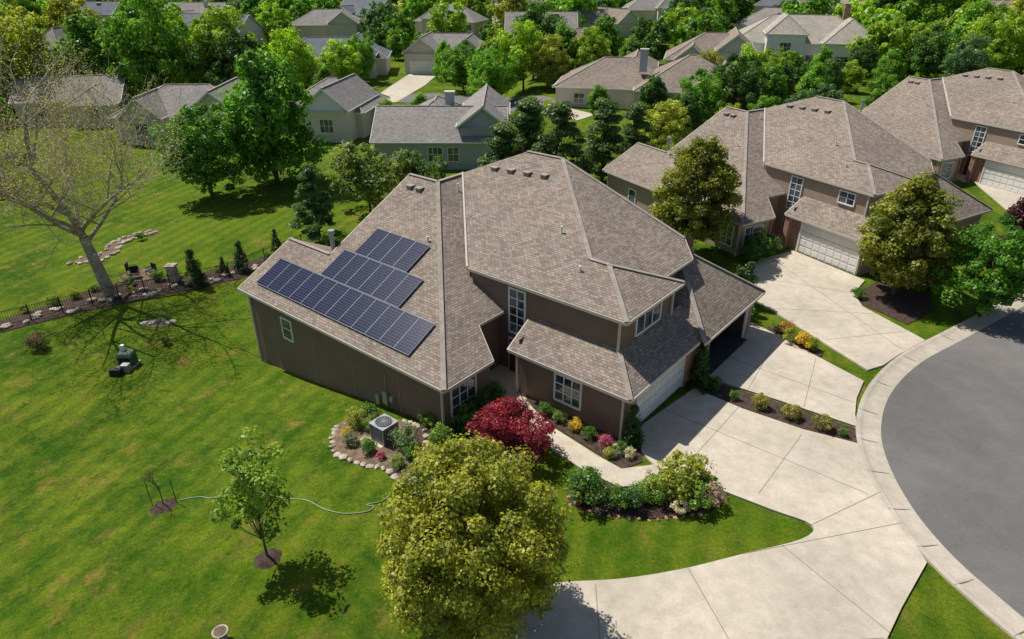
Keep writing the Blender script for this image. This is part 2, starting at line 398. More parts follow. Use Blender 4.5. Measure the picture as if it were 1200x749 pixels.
sheet('back_driveway',[(-1,104),(5,101),(9,96),(12,100),(6,108)],.06,'conc',3)
jb=MB()
def joint(a,b,z=.0935):
    jb.beam((a[0],a[1],z),(b[0],b[1],z),.03,.005,'joint')
fm_=Fr(-3.08,25.7,-39.5)
def fl(u,v): q=fm_(u,v); return (q.x,q.y)
joint(fl(9.6,4.6),fl(9.6,11.2)); joint(fl(12.8,5.6),fl(12.8,10.8)); joint(fl(6.6,8.5),fl(16.3,8.5))
joint((8.7,18.6),(15.5,20.2)); joint((6.5,17.9),(8.5,9)); joint((3,17.2),(2.6,8.5)); joint((10.3,19.1),(12.6,15.2)); joint((11.9,20.1),(15.55,22.0)); joint((-1,14),(12.3,15.0))
joint((11.5,33.5),(17.3,28.5)); joint((12.3,29.7),(15.3,34.5)); joint((14.6,28.1),(17.1,32.9))
joint((19.4,47.2),(22.4,33.7)); joint((17,43.8),(23,41.2)); joint((16.6,39),(23,38.2)); joint((18.4,34.9),(24,36))
jb.obj('driveway_joints')

# ------------------------------------------------------------ duplex (main house model and its neighbours)
def duplex(fr,main=False,wm='stucco'):
    H=House('duplex_house',fr); f=fr; R=H['roof']
    zA=lambda u,v:2.7+.5*v
    zB=lambda u,v:2.7-.5*u
    zC=lambda u,v:5.45+.4*(v-6.3)
    def pl(pts,z,m='roof'): R.poly([f(u,v,z(u,v)) for u,v in pts],m)
    pl([(-17,0),(0,0),(-10.5,10.5),(-13,10.5),(-13,3.9),(-17,3.9)],zA)
    pl([(0,0),(0,3.4),(-1.85,4.4),(-1.85,6.5),(-4.3,6.5),(-10.5,12.75),(-10.5,10.5)],zB)
    R.poly([f(-13,3.9,4.65),f(-13,7.8,2.7),f(-17,7.8,2.7),f(-17,3.9,4.65)],'roof')
    R.poly([f(-13,10.5,7.95),f(-10.5,10.5,7.95),f(-10.5,17,4.7),f(-13,17,4.7)],'roof')
    pk=f(-7.7,15.7,zC(0,15.7)); E2=f(-5,15.7,zC(0,15.7))
    R.poly([f(-4.3,6.3,5.45),f(5.5,6.3,5.45),f(2.7,9.1,zC(0,9.1)),f(1.6,9.1,zC(0,9.1)),E2,pk,f(-10.5,12.7,zC(0,12.7))],'roof')
    R.poly([f(5.5,6.3,5.45),f(5.5,11.9,5.45),f(2.7,9.1,zC(0,9.1))],'roof')
    R.poly([f(2.7,9.1,zC(0,9.1)),f(5.5,11.9,5.45),f(4.4,11.9,5.45),f(1.6,9.1,zC(0,9.1))],'roof')
    R.poly([f(1.6,9.1,zC(0,9.1)),f(4.4,11.9,5.45),f(4.4,15,5.45),f(3.2,16.3,5.93),E2],'roof')
    R.poly([pk,E2,f(3.2,16.3,5.93),f(1,19.5,4.8),f(-9,19.5,4.8)],'roof')
    R.poly([pk,f(-9,19.5,4.8),f(-12,17,5),f(-10.5,12.7,zC(0,12.7))],'roof')
    R.poly([f(-.15,4.7,2.7),f(6.9,4.7,2.7),f(5.1,6.5,3.78),f(-.15,6.5,3.78)],'roof')
    R.poly([f(6.9,4.7,2.7),f(6.9,12.6,2.7),f(5.1,12.6,3.78),f(5.1,6.5,3.78)],'roof')
    ap=f(3.2,15.45,5.7)
    R.poly([f(7.2,11.5,2.7),f(7.2,19.4,2.7),ap],'roof')
    R.poly([f(7.2,11.5,2.7),ap,f(-1,15.45,5.7),f(-1,11.5,2.7)],'roof')
    R.poly([f(7.2,19.4,2.7),f(-3,19.4,2.7),f(-3,15.45,5.7),ap],'roof')
    up=Vector((0,0,.025))
    for a,b in [(f(0,0,2.7),f(-10.5,10.5,7.95)),(f(-10.5,10.5,7.95),f(-10.5,12.7,7.95)),(f(-13,10.5,7.95),f(-10.5,10.5,7.95)),(f(5.5,6.3,5.45),f(2.7,9.1,6.57)),(f(5.5,11.9,5.45),f(2.7,9.1,6.57)),(f(2.7,9.1,6.57),f(1.6,9.1,6.57)),(f(1.6,9.1,6.57),E2),(E2,pk),(E2,f(3.2,16.3,5.93)),(f(6.9,4.7,2.7),f(5.1,6.5,3.78)),(f(7.2,11.5,2.7),ap),(f(7.2,19.4,2.7),ap),(f(-17,3.9,4.65),f(-13,3.9,4.65))]:
        R.beam(a+up,b+up,.24,.045,'cap')
    dn=Vector((0,0,.09))
    for a,b in [((-17,0,2.7),(0,0,2.7)),((0,0,2.7),(0,3.4,2.7)),((-1.85,4.4,3.62),(-1.85,6.4,3.62)),((0,3.4,2.7),(-1.85,4.4,3.62)),((-17,0,2.7),(-17,3.9,4.65)),((-17,3.9,4.65),(-17,7.8,2.7)),((-13,3.9,4.65),(-13,10.5,7.95)),
                ((-4.3,6.3,5.45),(5.5,6.3,5.45)),((5.5,6.3,5.45),(5.5,11.9,5.45)),((4.4,11.9,5.45),(4.4,15,5.45)),((-.15,4.7,2.7),(6.9,4.7,2.7)),((-.15,4.7,2.7),(-.15,6.4,3.72)),((6.9,4.7,2.7),(6.9,11.5,2.7)),((7.2,11.5,2.7),(7.2,19.4,2.7)),((7.2,19.4,2.7),(-3,19.4,2.7)),((4.4,15,5.45),(3.2,16.3,5.93))]:
        R.beam(f(*a)-dn,f(*b)-dn,.10,.15,'trim')
    R.beam(f(-4.3,6.3,5.42),f(-10.5,12.7,7.99),.10,.18,'trim')
    R.poly([f(-17,0,2.58),f(-17,.5,2.58),f(0,.5,2.58),f(0,0,2.58)],'trim')
    R.poly([f(-4.3,6.3,5.33),f(-4.3,6.8,5.33),f(5.5,6.8,5.33),f(5.5,6.3,5.33)],'trim')
    R.poly([f(5.0,6.3,5.34),f(5.0,11.9,5.34),f(5.5,11.9,5.34),f(5.5,6.3,5.34)],'trim')
    R.poly([f(-.15,4.7,2.58),f(-.15,5.3,2.58),f(6.9,5.3,2.58),f(6.9,4.7,2.58)],'trim')
    def wall(u0,v0,u1,v1,z0,z1,m=wm,z0b=None,z1b=None):
        H['walls'].poly([f(u0,v0,z0),f(u1,v1,z0b if z0b is not None else z0),f(u1,v1,z1b if z1b is not None else z1),f(u0,v0,z1)],m)
    wall(-16.6,.4,-.4,.4,-2.8,2.75)
    H['walls'].poly([f(-16.6,.4,-2.8),f(-16.6,.4,2.8),f(-16.6,3.9,4.5),f(-16.6,7.4,2.8),f(-16.6,7.4,-2.8)],wm)
    wall(-16.6,7.4,-12.6,7.4,-2.8,2.8)
    H['walls'].poly([f(-12.6,3.9,-2.8),f(-12.6,3.9,4.5),f(-12.6,10.5,7.8),f(-12.6,16.6,4.7),f(-12.6,16.6,-2.8)],wm)
    wall(-12.6,16.6,-11.5,19.2,-2.8,4.8); wall(-11.5,19.2,2.5,19.2,-2.8,4.9)
    wall(-.4,.4,-.4,3.6,-.8,2.75); wall(-.4,3.6,-2.3,3.6,-.5,2.8,z1b=3.7); wall(-2.3,3.6,-2.3,6.5,-.5,3.75)
    wall(-4.2,6.5,5.1,6.5,-.4,5.4); wall(5.1,6.5,5.1,11.5,2.4,5.4); wall(5.1,11.5,4.0,11.5,2.4,5.4); wall(4.0,11.5,4.0,16,2.4,5.4); wall(4.0,16,2.9,16.2,2.4,5.6)
    wall(-4.2,6.5,-10.4,12.8,3.5,5.3,z1b=7.9)
    wall(.25,5.1,6.5,5.1,-.4,2.7,wm if main else 'brick'); wall(.25,5.1,.25,6.5,-.4,3.2)
    if main:
        wall(6.5,5.1,6.5,6.15,-.3,2.7,'brick'); wall(6.5,6.15,6.5,10.95,2.25,2.7,'brick'); wall(6.5,10.95,6.5,11.6,-.3,2.7,'brick')
        H.garage_door(6.42,8.55,'+u',4.72,.05,2.2)
        wall(6.8,12.5,6.8,12.9,-.2,2.7,'brick'); wall(6.8,12.9,6.8,17.9,2.3,2.7,'brick'); wall(6.8,17.9,6.8,19,-.2,2.7,'brick')
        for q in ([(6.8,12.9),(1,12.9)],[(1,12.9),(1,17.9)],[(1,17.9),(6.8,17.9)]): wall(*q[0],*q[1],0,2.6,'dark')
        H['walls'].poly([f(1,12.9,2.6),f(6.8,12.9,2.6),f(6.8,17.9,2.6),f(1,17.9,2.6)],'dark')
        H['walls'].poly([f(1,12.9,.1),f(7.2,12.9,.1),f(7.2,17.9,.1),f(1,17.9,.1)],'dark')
        H.wb('garage_trim',6.8,15.4,'+u',-2.62,-2.5,0,.1,.05,2.42,'white');H.wb('garage_trim',6.8,15.4,'+u',2.5,2.62,0,.1,.05,2.42,'white');H.wb('garage_trim',6.8,15.4,'+u',-2.5,2.5,0,.1,2.3,2.42,'white')
        H.box('garage_contents',2.5,5.0,13.1,14.1,.12,1.3,'green'); H.box('garage_contents',1.2,2.0,14.5,17,.12,1.8,'stuccol')
        H.window(3.3,5.1,'-v',1.45,.75,2.15,3,3)
    else:
        wall(6.5,5.1,6.5,12,-.3,2.7); wall(6.8,12,6.8,19,-.3,2.7)
        H.garage_door(3.8,5.02,'-v',4.9,.05,2.3); H.window(6.8,15,'+u',1.4,.8,2.1,3,2); H.window(-9,.4,'-v',1.0,.55,1.9,2,2); H.window(3.4,6.5,'-v',1.2,4.2,5.0,2,2)
        H.box('walls',-.1,.3,4.75,5.2,-.2,2.55,'brick'); H.box('walls',-2.3,-.3,3.45,3.65,-.2,2.7,'brick'); H.window(-.4,2.2,'+u',1.0,.6,2.0,2,2); H.window(-1.9,.38,'-v',1.6,.6,2.15,3,3)
    H.box('walls',6.5,6.62,10.98,12.3,-.2,2.55,'brick'); H.box('walls',6.44,6.7,11.9,12.6,-.2,2.6,'brick')
    wall(6.8,19,-2,19,-.3,2.7)
    H.window(-1.0,6.5,'-v',.95,2.55,5.0,2,5)
    H.window(5.1,9.1,'+u',2.3,3.98,4.95,3,1); H.window(-.4,1.65,'+u',1.6,.55,2.15,3,3); H.window(-13.0,.4,'-v',.85,.55,1.75,1,2)
    H.wb('front_door',-1.0,6.5,'-v',-.55,.55,0,.08,0,2.15,'white'); H.wb('front_door',-1.0,6.5,'-v',-.45,.45,.08,.12,.02,2.05,'door')
    H.box('porch',-2.2,.2,4.2,6.5,-.3,.12,'conc')
    for uu in (-14.3,-10.6,-7.2,-3.6): H.wb('walls',uu,.4,'-v',-.02,.02,0,.02,-2.5,2.5,'stuccol')
    H.wb('walls',-8.4,.4,'-v',-8.2,8.0,0,.035,2.34,2.52,'stuccol')
    for (u,v,z0,z1) in ((-16.5,.3,-2.5,2.6),(-.45,.28,-.6,2.6),(5.1,6.4,3.7,5.4),(5.2,11.4,3.6,5.4),(6.4,5.0,0,2.6),(.2,5.0,0,2.6)):
        H.box('downspouts',u-.05,u+.05,v-.05,v+.05,z0,z1,'trim')
    for u,v,zf in [(-8.6,13.6,zC),(-7.4,13.7,zC),(-6.2,13.8,zC),(-5.0,13.9,zC),(-12.0,9.6,zA),(-11.2,9.6,zA)]:
        z=zf(u,v)-.08; H.box('roof_vents',u-.18,u+.18,v-.16,v+.16,z,z+.2,'stuccol')
        H.box('roof_vents',u-.24,u+.24,v-.22,v+.22,z+.2,z+.25,'cap')
    for u,v,zf,hh in ((-1.0,10.2,zC,.4),(-7.5,6.6,zA,.3),(1.6,8.2,zC,.3),(-9.5,11.2,zB,.4)):
        z=zf(u,v); H['roof_vents'].tube(f(u,v,z-.05),f(u,v,z+hh),.06,.06,'white',8)
    q=f(-13.6,4.6,4.4); H['roof_vents'].tube(q,q+Vector((0,0,1.2)),.13,.13,'metal',10); H['roof_vents'].tube(q+Vector((0,0,1.2)),q+Vector((0,0,1.4)),.22,.2,'metal',10)
    for uu,z0,z1,w in ((-4.6,-.2,.5,.35),(-4.1,.1,.45,.22),(-5.2,-.5,.1,.25)): H.wb('utility_meters',uu,.4,'-v',-w/2,w/2,0,.18,z0,z1,'metal')
    H.wb('utility_meters',-4.6,.4,'-v',-.02,.02,0,.05,-.9,1.6,'metal')
    H.build()
duplex(fm_,True)
def shifted(ox,oy,deg,k):
    g=Fr(ox,oy,deg); q=g(k,0); return Fr(q.x,q.y,deg)
duplex(shifted(7.9,62.8,-60,17.9),wm='stuccol'); duplex(shifted(33.6,81.4,-64,17.9),wm='stuccol'); duplex(shifted(62,100,-70,17.9),wm='stuccol')  # sunlit look of these turned walls is put into the lighter stucco colour
# solar panels
f=fm_
SP=empty('solar_panel_array',f(-9,3,4.3))
mf=MB();mc=MB()
def onr(u,s,o):
    c_=1/math.sqrt(1.25); v=s*c_; z=2.7+.5*v
    return f(u,v-.5*c_*o,z+c_*o)
pw=1.085; rows=[(.75,-15.95,12),(2.87,-12.15,6),(4.99,-11.35,4)]
cuv=[]
for s0,u0,n in rows:
    for i in range(n):
        a=u0+i*pw; b=a+pw-.02; t=s0+2.09
        P=[(a,s0),(b,s0),(b,t),(a,t)]
        mf.hexa([onr(x,y,.08) for x,y in P]+[onr(x,y,.13) for x,y in P],'frame')
        g=.022; Q=[(a+g,s0+g),(b-g,s0+g),(b-g,t-g),(a+g,t-g)]
        mc.poly([onr(x,y,.134) for x,y in Q],'cells'); cuv.append([(0,0),(b-a-2*g,0),(b-a-2*g,t-s0-2*g),(0,t-s0-2*g)])
    for k in (.5,1.5): mf.beam(onr(u0,s0+k,.05),onr(u0+n*pw,s0+k,.05),.05,.05,'metal')
o1=mf.obj('panel_frames');o2=mc.obj('panel_cells')
d=o2.data.uv_layers[0].data
for pl_,c4 in zip(o2.data.polygons,cuv):
    for li,c2 in zip(pl_.loop_indices,c4): d[li].uv=(c2[0]+.004,c2[1]+.004)
for o in (o1,o2): o.parent=SP; o.location=-SP.location

# ------------------------------------------------------------ background houses
def bhouse(x,y,deg,parts,wins=(),doors=(),chim=None,base=-2.4,name='house'):
    h=House(name,Fr(x,y,deg))
    for p in parts: h.roofbox(*p[0],base,p[1],p[2],**p[3])
    for w in wins: h.window(*w)
    for d_ in doors: h.garage_door(*d_)
    if chim:
        u,v,z0,z1,m=chim; h.box('chimney',u-.55,u+.55,v-.45,v+.45,z0,z1,m); h.box('chimney',u-.65,u+.65,v-.55,v+.55,z1,z1+.15,'trim')
    h.build()
G=dict(rm='roofg',wm='siding',fm='white'); GL=dict(rm='roofg',wm='beige',fm='white'); BR=dict(rm='roof',wm='beige',fm='white'); SL=dict(rm='roofb',wm='beige',fm='white')
bhouse(-16.5,79.4,0,[((0,16,0,12),1.0,.5,dict(kind='gable',**G)),((10,16.2,.6,16),2.6,.75,dict(kind='gable',axis='v',**G)),((3,10,8,18),1.6,.6,dict(kind='hip',**G))],
   wins=[(7.5,.45,'-v',1.6,-1.3,.3,3,2),(9.6,.45,'-v',1.2,-1.3,.3,2,2),(13,1.05,'-v',1.8,-1.3,.5,3,2),(14.8,1.05,'-v',.8,-1.3,.5,1,2)],doors=(),chim=(8.9,7,2,5.4,'siding'))
bhouse(-54,93,2,[((0,18,0,12),1.0,.55,dict(kind='hip',**GL)),((2,8,-2,8),1.2,.9,dict(kind='gable',axis='v',**GL)),((11,19,-3,9),1.6,.8,dict(kind='gable',axis='v',**GL))],
   wins=[(5,-1.55,'-v',1.6,-1,.5,3,2),(15,-2.55,'-v',1.8,-1,.6,3,2),(9.5,.45,'-v',1.0,-1,.4,2,2)])
bhouse(-33,97,-8,[((0,13,0,12),1.2,.6,dict(kind='hip',**GL)),((5,12,-3,10),2.0,.8,dict(kind='gable',axis='v',gm=M['white'],**GL))],wins=[(8.5,-2.55,'-v',1.8,-1,.7,3,2),(11.55,1,'+u',1.6,-1,.6,2,2)])
bhouse(-73,102,14,[((0,15,0,11),1.2,.5,dict(kind='gable',**GL)),((8,15,-3,8),1.0,.6,dict(kind='hip',**GL))],wins=[(4,.45,'-v',1.4,-1,.4,2,2),(11.5,-2.55,'-v',1.4,-1,.4,2,2)])
bhouse(-50,150,5,[((0,24,0,13),1.2,.55,dict(kind='hip',**SL)),((13,22,-4,10),2.2,.7,dict(kind='gable',axis='v',**SL)),((2,9,-2,9),1.2,.6,dict(kind='hip',**SL))],wins=[(17,-3.55,'-v',2,-1,.8,3,2)])
bhouse(-24,158,-4,[((0,20,0,13),1.4,.55,dict(kind='hip',**GL)),((1,9,-4,10),2.0,.75,dict(kind='gable',axis='v',**GL)),((11,18,-2,9),2.0,.8,dict(kind='gable',axis='v',**GL))],wins=[(14.5,-1.55,'-v',2,-1,.8,3,2)],doors=[(5,-3.55,'-v',5,-2.3,.2)])
bhouse(9,155,8,[((0,15,0,12),2.6,.6,dict(kind='hip',**BR)),((7,14,-3,9),3.2,.9,dict(kind='gable',axis='v',**BR))],base=0,wins=[(3,.45,'-v',1.5,.6,2,2,2),(10.5,-2.55,'-v',1.6,.6,2.4,3,2)])
bhouse(6,106,-12,[((0,18,0,14),2.9,.5,dict(kind='hip',**BR)),((12,28,-3,12),3.2,.55,dict(kind='hip',**BR)),((8,15,4,20),4.4,.6,dict(kind='hip',**BR)),((20,30,2,16),2.9,.6,dict(kind='hip',**BR))],base=0,wins=[(4,.45,'-v',1.5,.6,2,2,2),(16,-2.55,'-v',2.2,.6,2.4,3,2),(22,-2.55,'-v',2.2,.6,2.4,3,2)],chim=(13,3,5,8,'siding'))
bhouse(28,134,-14,[((0,18,0,14),3.2,.6,dict(kind='hip',**BR)),((9,16,-3,12),5.2,.8,dict(kind='gable',axis='v',**BR)),((2,8,-2,9),3.6,.8,dict(kind='gable',axis='v',**BR))],base=0,wins=[(12.5,-2.55,'-v',2,.6,2.4,3,2),(12.5,-2.55,'-v',1.2,3.6,4.7,2,2),(5,-1.55,'-v',1.6,.6,2.2,2,2)])
bhouse(45,150,-14,[((0,28,0,16),4.6,.6,dict(rm='roofl',wm='white',fm='white')),((6,14,-4,12),6.6,.8,dict(kind='hip',rm='roofl',wm='white',fm='white')),((17,28,-3,12),5,.75,dict(kind='hip',rm='roofl',wm='white',fm='white'))],base=0,wins=[(3,.45,'-v',1.8,.6,2.6,2,2),(10,-3.55,'-v',2,3.4,5,3,2),(10,-3.55,'-v',2,.6,2.4,3,2),(21,-2.55,'-v',2.5,.6,2.6,3,2),(25,-2.55,'-v',1.5,.6,2.6,2,2),(15.5,.45,'-v',1.6,.6,2.4,2,2)],chim=(22,8,5,11.5,'brick'))
rr=random.Random(21)
HS2=((-104,218,10,GL),(-60,250,-5,SL),(-84,180,0,SL),(22,205,10,BR),(64,215,-10,GL),(-30,225,5,GL),(115,190,-25,GL),(-140,180,12,GL),(-4,270,0,BR),(150,250,-20,BR),(90,280,0,SL),(-120,290,0,BR),(-2,190,4,GL),(-62,205,0,GL),(38,250,0,GL),(-150,240,0,SL),(92,235,-8,BR),(-92,140,8,GL))
for (x,y,dg,st) in HS2:
    a=rr.uniform(17,25); b=rr.uniform(12,15); g0=rr.uniform(1,a-10); ze=rr.uniform(2.6,4.2); dg+=rr.uniform(-25,25); k2=rr.choice(['hip','gable'])
    bhouse(x,y,dg,[((0,a,0,b),ze,rr.uniform(.5,.7),dict(kind=k2,**st)),((g0,g0+rr.uniform(6,9),-rr.uniform(2,4),b-2),ze+rr.uniform(.2,1.4),rr.uniform(.6,.95),dict(kind=rr.choice(['hip','gable']),axis='v',**st))],base=-2.4,wins=[(g0+3,-1.5,'-v',1.6,.6,2.0,3,2),(a-2,.45,'-v',1.5,.6,2.0,2,2)],chim=(a*.7,b*.4,ze,ze+rr.uniform(3,5),rr.choice(['brick','beige'])))

# ------------------------------------------------------------ vegetation
def leafmesh(name,C,Nn,S,tint,wood=None,woodmat='bark'):
    n=len(C)
    r=np.random.normal(size=(n,3)); T=np.cross(Nn,r); T/=np.linalg.norm(T,axis=1)[:,None]+1e-9
    B=np.cross(Nn,T); S=S[:,None]; fold=Nn*S*.25
    Vv=np.stack([C-T*S,C+B*S*.62+fold,C+T*S,C-B*S*.62+fold],1).reshape(-1,3)
    wv=np.array(wood.V if wood and wood.V else np.zeros((0,3))); wf=wood.F if wood else []
    nv=len(wv); V_=np.concatenate([wv,Vv]) if nv else Vv
    me=bpy.data.meshes.new(name); me.vertices.add(len(V_)); me.vertices.foreach_set('co',V_.astype(np.float32).ravel())
    wl=[i for f_ in wf for i in f_]; wt=[len(f_) for f_ in wf]
    loops=np.concatenate([np.array(wl,dtype=np.int32),np.arange(nv,nv+4*n,dtype=np.int32)])
    tot=np.array(wt+[4]*n,dtype=np.int32); st=np.concatenate([[0],np.cumsum(tot)[:-1]]).astype(np.int32)
    me.loops.add(len(loops)); me.loops.foreach_set('vertex_index',loops)
    me.polygons.add(len(tot)); me.polygons.foreach_set('loop_start',st); me.polygons.foreach_set('loop_total',tot)
    me.polygons.foreach_set('material_index',np.array([1]*len(wt)+[0]*n,dtype=np.int32))
    me.materials.append(M['leaf']); me.materials.append(M[woodmat])
    at=me.attributes.new('tint','FLOAT','FACE'); at.data.foreach_set('value',np.concatenate([np.zeros(len(wt)),tint]).astype(np.float32))
    me.update(calc_edges=True); me.validate(); return me
def unit(n):
    d=np.random.normal(size=(n,3)); return d/np.linalg.norm(d,axis=1)[:,None]
def treemesh(name,H,R,zb,ncl,cr,nl,leaf,seed,shape='round',trunk=.16,limbs=14,woodmat='bark',fill=.5,flat=.8,tv=.17,irr=.0):
    np.random.seed(seed); rs=random.Random(seed)
    cz=(H+zb)/2; hz=(H-zb)/2
    cl=[]
    tries=0
    lob=[(unit(1)[0],rs.uniform(-1,1)) for _ in range(7)]
    while len(cl)<ncl and tries<5000:
        tries+=1
        d=unit(1)[0]; rr=(fill+(1-fill)*rs.random())**.8
        rr*=1+irr*sum(a*max(0,float(np.dot(d,q)))**3 for q,a in lob)
        x=np.array([d[0]*R*rr,d[1]*R*rr,d[2]*hz*min(rr,1.15)])
        tz=(x[2]+hz)/(2*hz)
        if shape=='cone':
            th=rs.random()*6.28; tz=rs.random()**1.3; x=np.array([math.cos(th),math.sin(th),0])*R*(1.03-tz)*(.6+.4*rs.random()); x[2]=-hz+tz*2*hz
        elif shape=='ovate': x[:2]*=(.62+.55*(1-tz)) if tz>.35 else .98
        elif shape=='tiers':
            th=rs.random()*6.28; tz=rs.random()**.9; q=1.05-tz**1.3*.9; x=np.array([math.cos(th),math.sin(th),0])*R*q*(.25+.75*rs.random()); x[2]=-hz+tz*2*hz
        x[2]+=cz; x[:2]+=np.random.normal(size=2)*R*.06
        cl.append(x)
    cl=np.array(cl); per=nl//ncl
    C=[];Nn=[];T=[]
    for c in cl:
        rad=cr*(.5+1.0*rs.random()); d=unit(per); d[:,2]*=flat
        r=rad*(.35+.75*np.random.random(per)**.6)
        C.append(c+d*r[:,None]); nn=d*.8+unit(per)*.6+np.array([0,0,.45]); Nn.append(nn/np.linalg.norm(nn,axis=1)[:,None])
        T.append(np.clip(.45+np.random.normal()*.15+np.random.normal(size=per)*tv,0,1))
    C=np.concatenate(C);Nn=np.concatenate(Nn);T=np.concatenate(T)
    C[:,2]=np.maximum(C[:,2],.05)
    w=MB(); top=H*.82
    segs=5; prev=Vector((0,0,-.3)); pr=trunk
    pts=[prev]
    for i in range(1,segs+1):
        t=i/segs; p_=Vector((rs.uniform(-.05,.05)*H*.4*t,rs.uniform(-.05,.05)*H*.4*t,top*t)); r_=trunk*(1-t*.85)
        w.tube(prev,p_,pr,r_,woodmat,7); prev=p_;pr=r_; pts.append(p_)
    for i in range(min(limbs,len(cl))):
        c=Vector(cl[i]); a=pts[min(len(pts)-1,max(1,int((c.z*.62/top)*segs)))]
        m_=a.lerp(c,.5)+Vector((0,0,-.06*H*rs.random())); r0=trunk*.34
        w.tube(a,m_,r0,r0*.6,woodmat,5); w.tube(m_,c,r0*.6,r0*.15,woodmat,5)
    return leafmesh(name,C,Nn,leaf*(.6+.8*np.random.random(len(C))),T,w,woodmat)
def put(name,me,x,y,s=1,color=(.06,.12,.02),rot=None,sz=None,dz=0):
    o=bpy.data.objects.new(name,me); o.location=(x,y,hgt(x,y)+dz); o.scale=(s,s,sz or s)
    o.rotation_euler=(0,0,random.random()*6.28 if rot is None else rot); o.color=(*color,1); return link(o)
fg=treemesh('oval_crown',7.1,2.85,.35,360,.42,100000,.058,6,trunk=.15,limbs=60,fill=.55,tv=.24,irr=.05)
fg2=treemesh('oval_crown_b',9,3.1,.9,230,.5,36000,.11,11,shape='ovate',trunk=.17,limbs=30,fill=.45,tv=.24,irr=.08)
young=treemesh('young_crown',6.0,1.3,1.3,46,.36,3000,.08,5,shape='ovate',trunk=.055,limbs=46,fill=.25)
dec=[treemesh('deciduous_crown_%d'%i,10,(3.9,3.6,4.3,3.0)[i],(1.0,.8,1.4,.6)[i],150,.75,20000,.16,20+i,shape=('round','ovate','round','ovate')[i],trunk=.2,limbs=24,fill=.4,irr=.35,tv=.2) for i in range(4)]
spr=treemesh('open_crown',7,4.0,1.0,70,.7,6500,.16,31,trunk=.13,limbs=60,fill=.4,irr=.3)
pine=[treemesh('pine_crown_%d'%i,9,2.7,.8,80,.62,13000,.12,40+i,shape='tiers',trunk=.16,limbs=50,fill=.3,flat=.45) for i in range(2)]
cone=treemesh('conifer_crown',3,.8,.1,60,.24,4500,.06,50,shape='cone',trunk=.05,limbs=0)
bush=[treemesh('bush_crown_%d'%i,1,.55,.05,22,.22,1700,.045,60+i,trunk=.02,limbs=8,fill=.3,irr=.3) for i in range(3)]
maple=treemesh('maple_crown',2.5,1.7,.5,75,.38,14000,.06,70,trunk=.08,limbs=30,fill=.5,flat=.5)
far=[treemesh('far_crown_%d'%i,10,(4.0,3.4,4.4,3.2,4.0)[i],.6,90,.9,5200,.32,80+i,shape=('round','ovate','round','cone','round')[i],trunk=.22,limbs=6,fill=.45,irr=.4) for i in range(5)]
def sycamore():
    rs=random.Random(12); np.random.seed(4); w=MB(); tips=[]
    def grow(p,d,L,r,dep):
        n=3; q=p; rr=r
        for i in range(n):
            d=(d+Vector((rs.uniform(-.17,.17),rs.uniform(-.17,.17),rs.uniform(-.06,.1)))).normalized()
            q2=q+d*L/n; r2=rr*.86; w.tube(q,q2,rr,r2,'barkl',6 if dep<3 else 3,cap=False); q=q2; rr=r2
            if dep>=3: tips.append((q,dep))
            if dep<5 and i<n-1:
                s=Vector((rs.uniform(-1,1),rs.uniform(-1,1),rs.uniform(-.2,.5))).normalized(); grow(q,(d*.5+s).normalized(),L*.62,max(.014,rr*.5),dep+1)
        if dep<5:
            for k in range(3 if dep<2 else 2):
                s=Vector((rs.uniform(-1,1),rs.uniform(-1,1),rs.uniform(-.1,.5))).normalized(); grow(q,(d*.8+s*.7).normalized(),L*rs.uniform(.66,.82),max(.014,rr*rs.uniform(.6,.75)),dep+1)
    base=Vector((0,0,-.4)); a=Vector((-.6,.2,4.6)); w.tube(base,a,.46,.32,'barkl',10,cap=False)
    for k,ang in enumerate((.3,1.5,2.7,3.9,5.1)):
        grow(a+Vector((0,0,-.5+.25*k)),Vector((math.cos(ang),math.sin(ang),.75)).normalized(),5.0,.17,1)
    grow(a,Vector((-.12,0,1)),5.4,.26,1)
    n=15000; idx=[rs.randrange(len(tips)) for _ in range(n)]
    C=np.array([tips[i][0] for i in idx])+np.random.normal(size=(n,3))*.35
    Nn=unit(n)+np.array([0,0,.5]); Nn/=np.linalg.norm(Nn,axis=1)[:,None]
    return leafmesh('sycamore_crown',C,Nn,.04+.045*np.random.random(n),np.clip(np.random.normal(size=n)*.2+.5,0,1),w,'barkl')
syc=sycamore()
OL=(.315,.345,.042); OL2=(.22,.25,.03)
put('sycamore_tree',syc,-30,46,1.0,(.34,.33,.11),rot=.6)
put('ornamental_tree',fg,-1.3,15.7,1.0,OL); put('ornamental_tree',fg2,13.4,47.9,1.0,OL2); put('ornamental_tree',fg2,25.4,41.0,.96,OL2,sz=.9)
put('young_tree',young,-9.2,18.5,1.0,(.24,.38,.055)); put('japanese_maple',maple,.1,24.5,1.0,(.30,.035,.07))
put('deciduous_tree',dec[0],29.3,37.9,.6,(.12,.30,.03)); put('purple_tree',dec[1],38.5,48,.5,(.10,.035,.05))
put('deciduous_tree',dec[1],-26.1,74.2,1.35,(.14,.33,.035),sz=1.46); put('deciduous_tree',dec[0],-31.3,69,.98,(.13,.30,.035),sz=.92)
put('pine_tree',pine[0],-16.9,56.3,.78,(.09,.19,.07)); put('deciduous_tree',spr,-13.9,64.2,1.1,(.19,.26,.065),sz=1.0)
put('deciduous_tree',spr,-9.5,67,.8,(.13,.22,.05))
for x,y,s in ((-1.0,66,.85),(4.3,64,.95),(9.0,67,.9),(1.5,69,.95),(12.5,70,.8)): put('pine_tree',pine[random.randrange(2)],x,y,s*1.25,(.11,.19,.06),sz=s)
for x,y,s in ((-24.1,47.4,1.0),(-21.6,50.2,.85),(-20.3,54.9,.6),(-22.8,49.5,.5)): put('conifer_tree',cone,x,y,s,(.06,.12,.045))
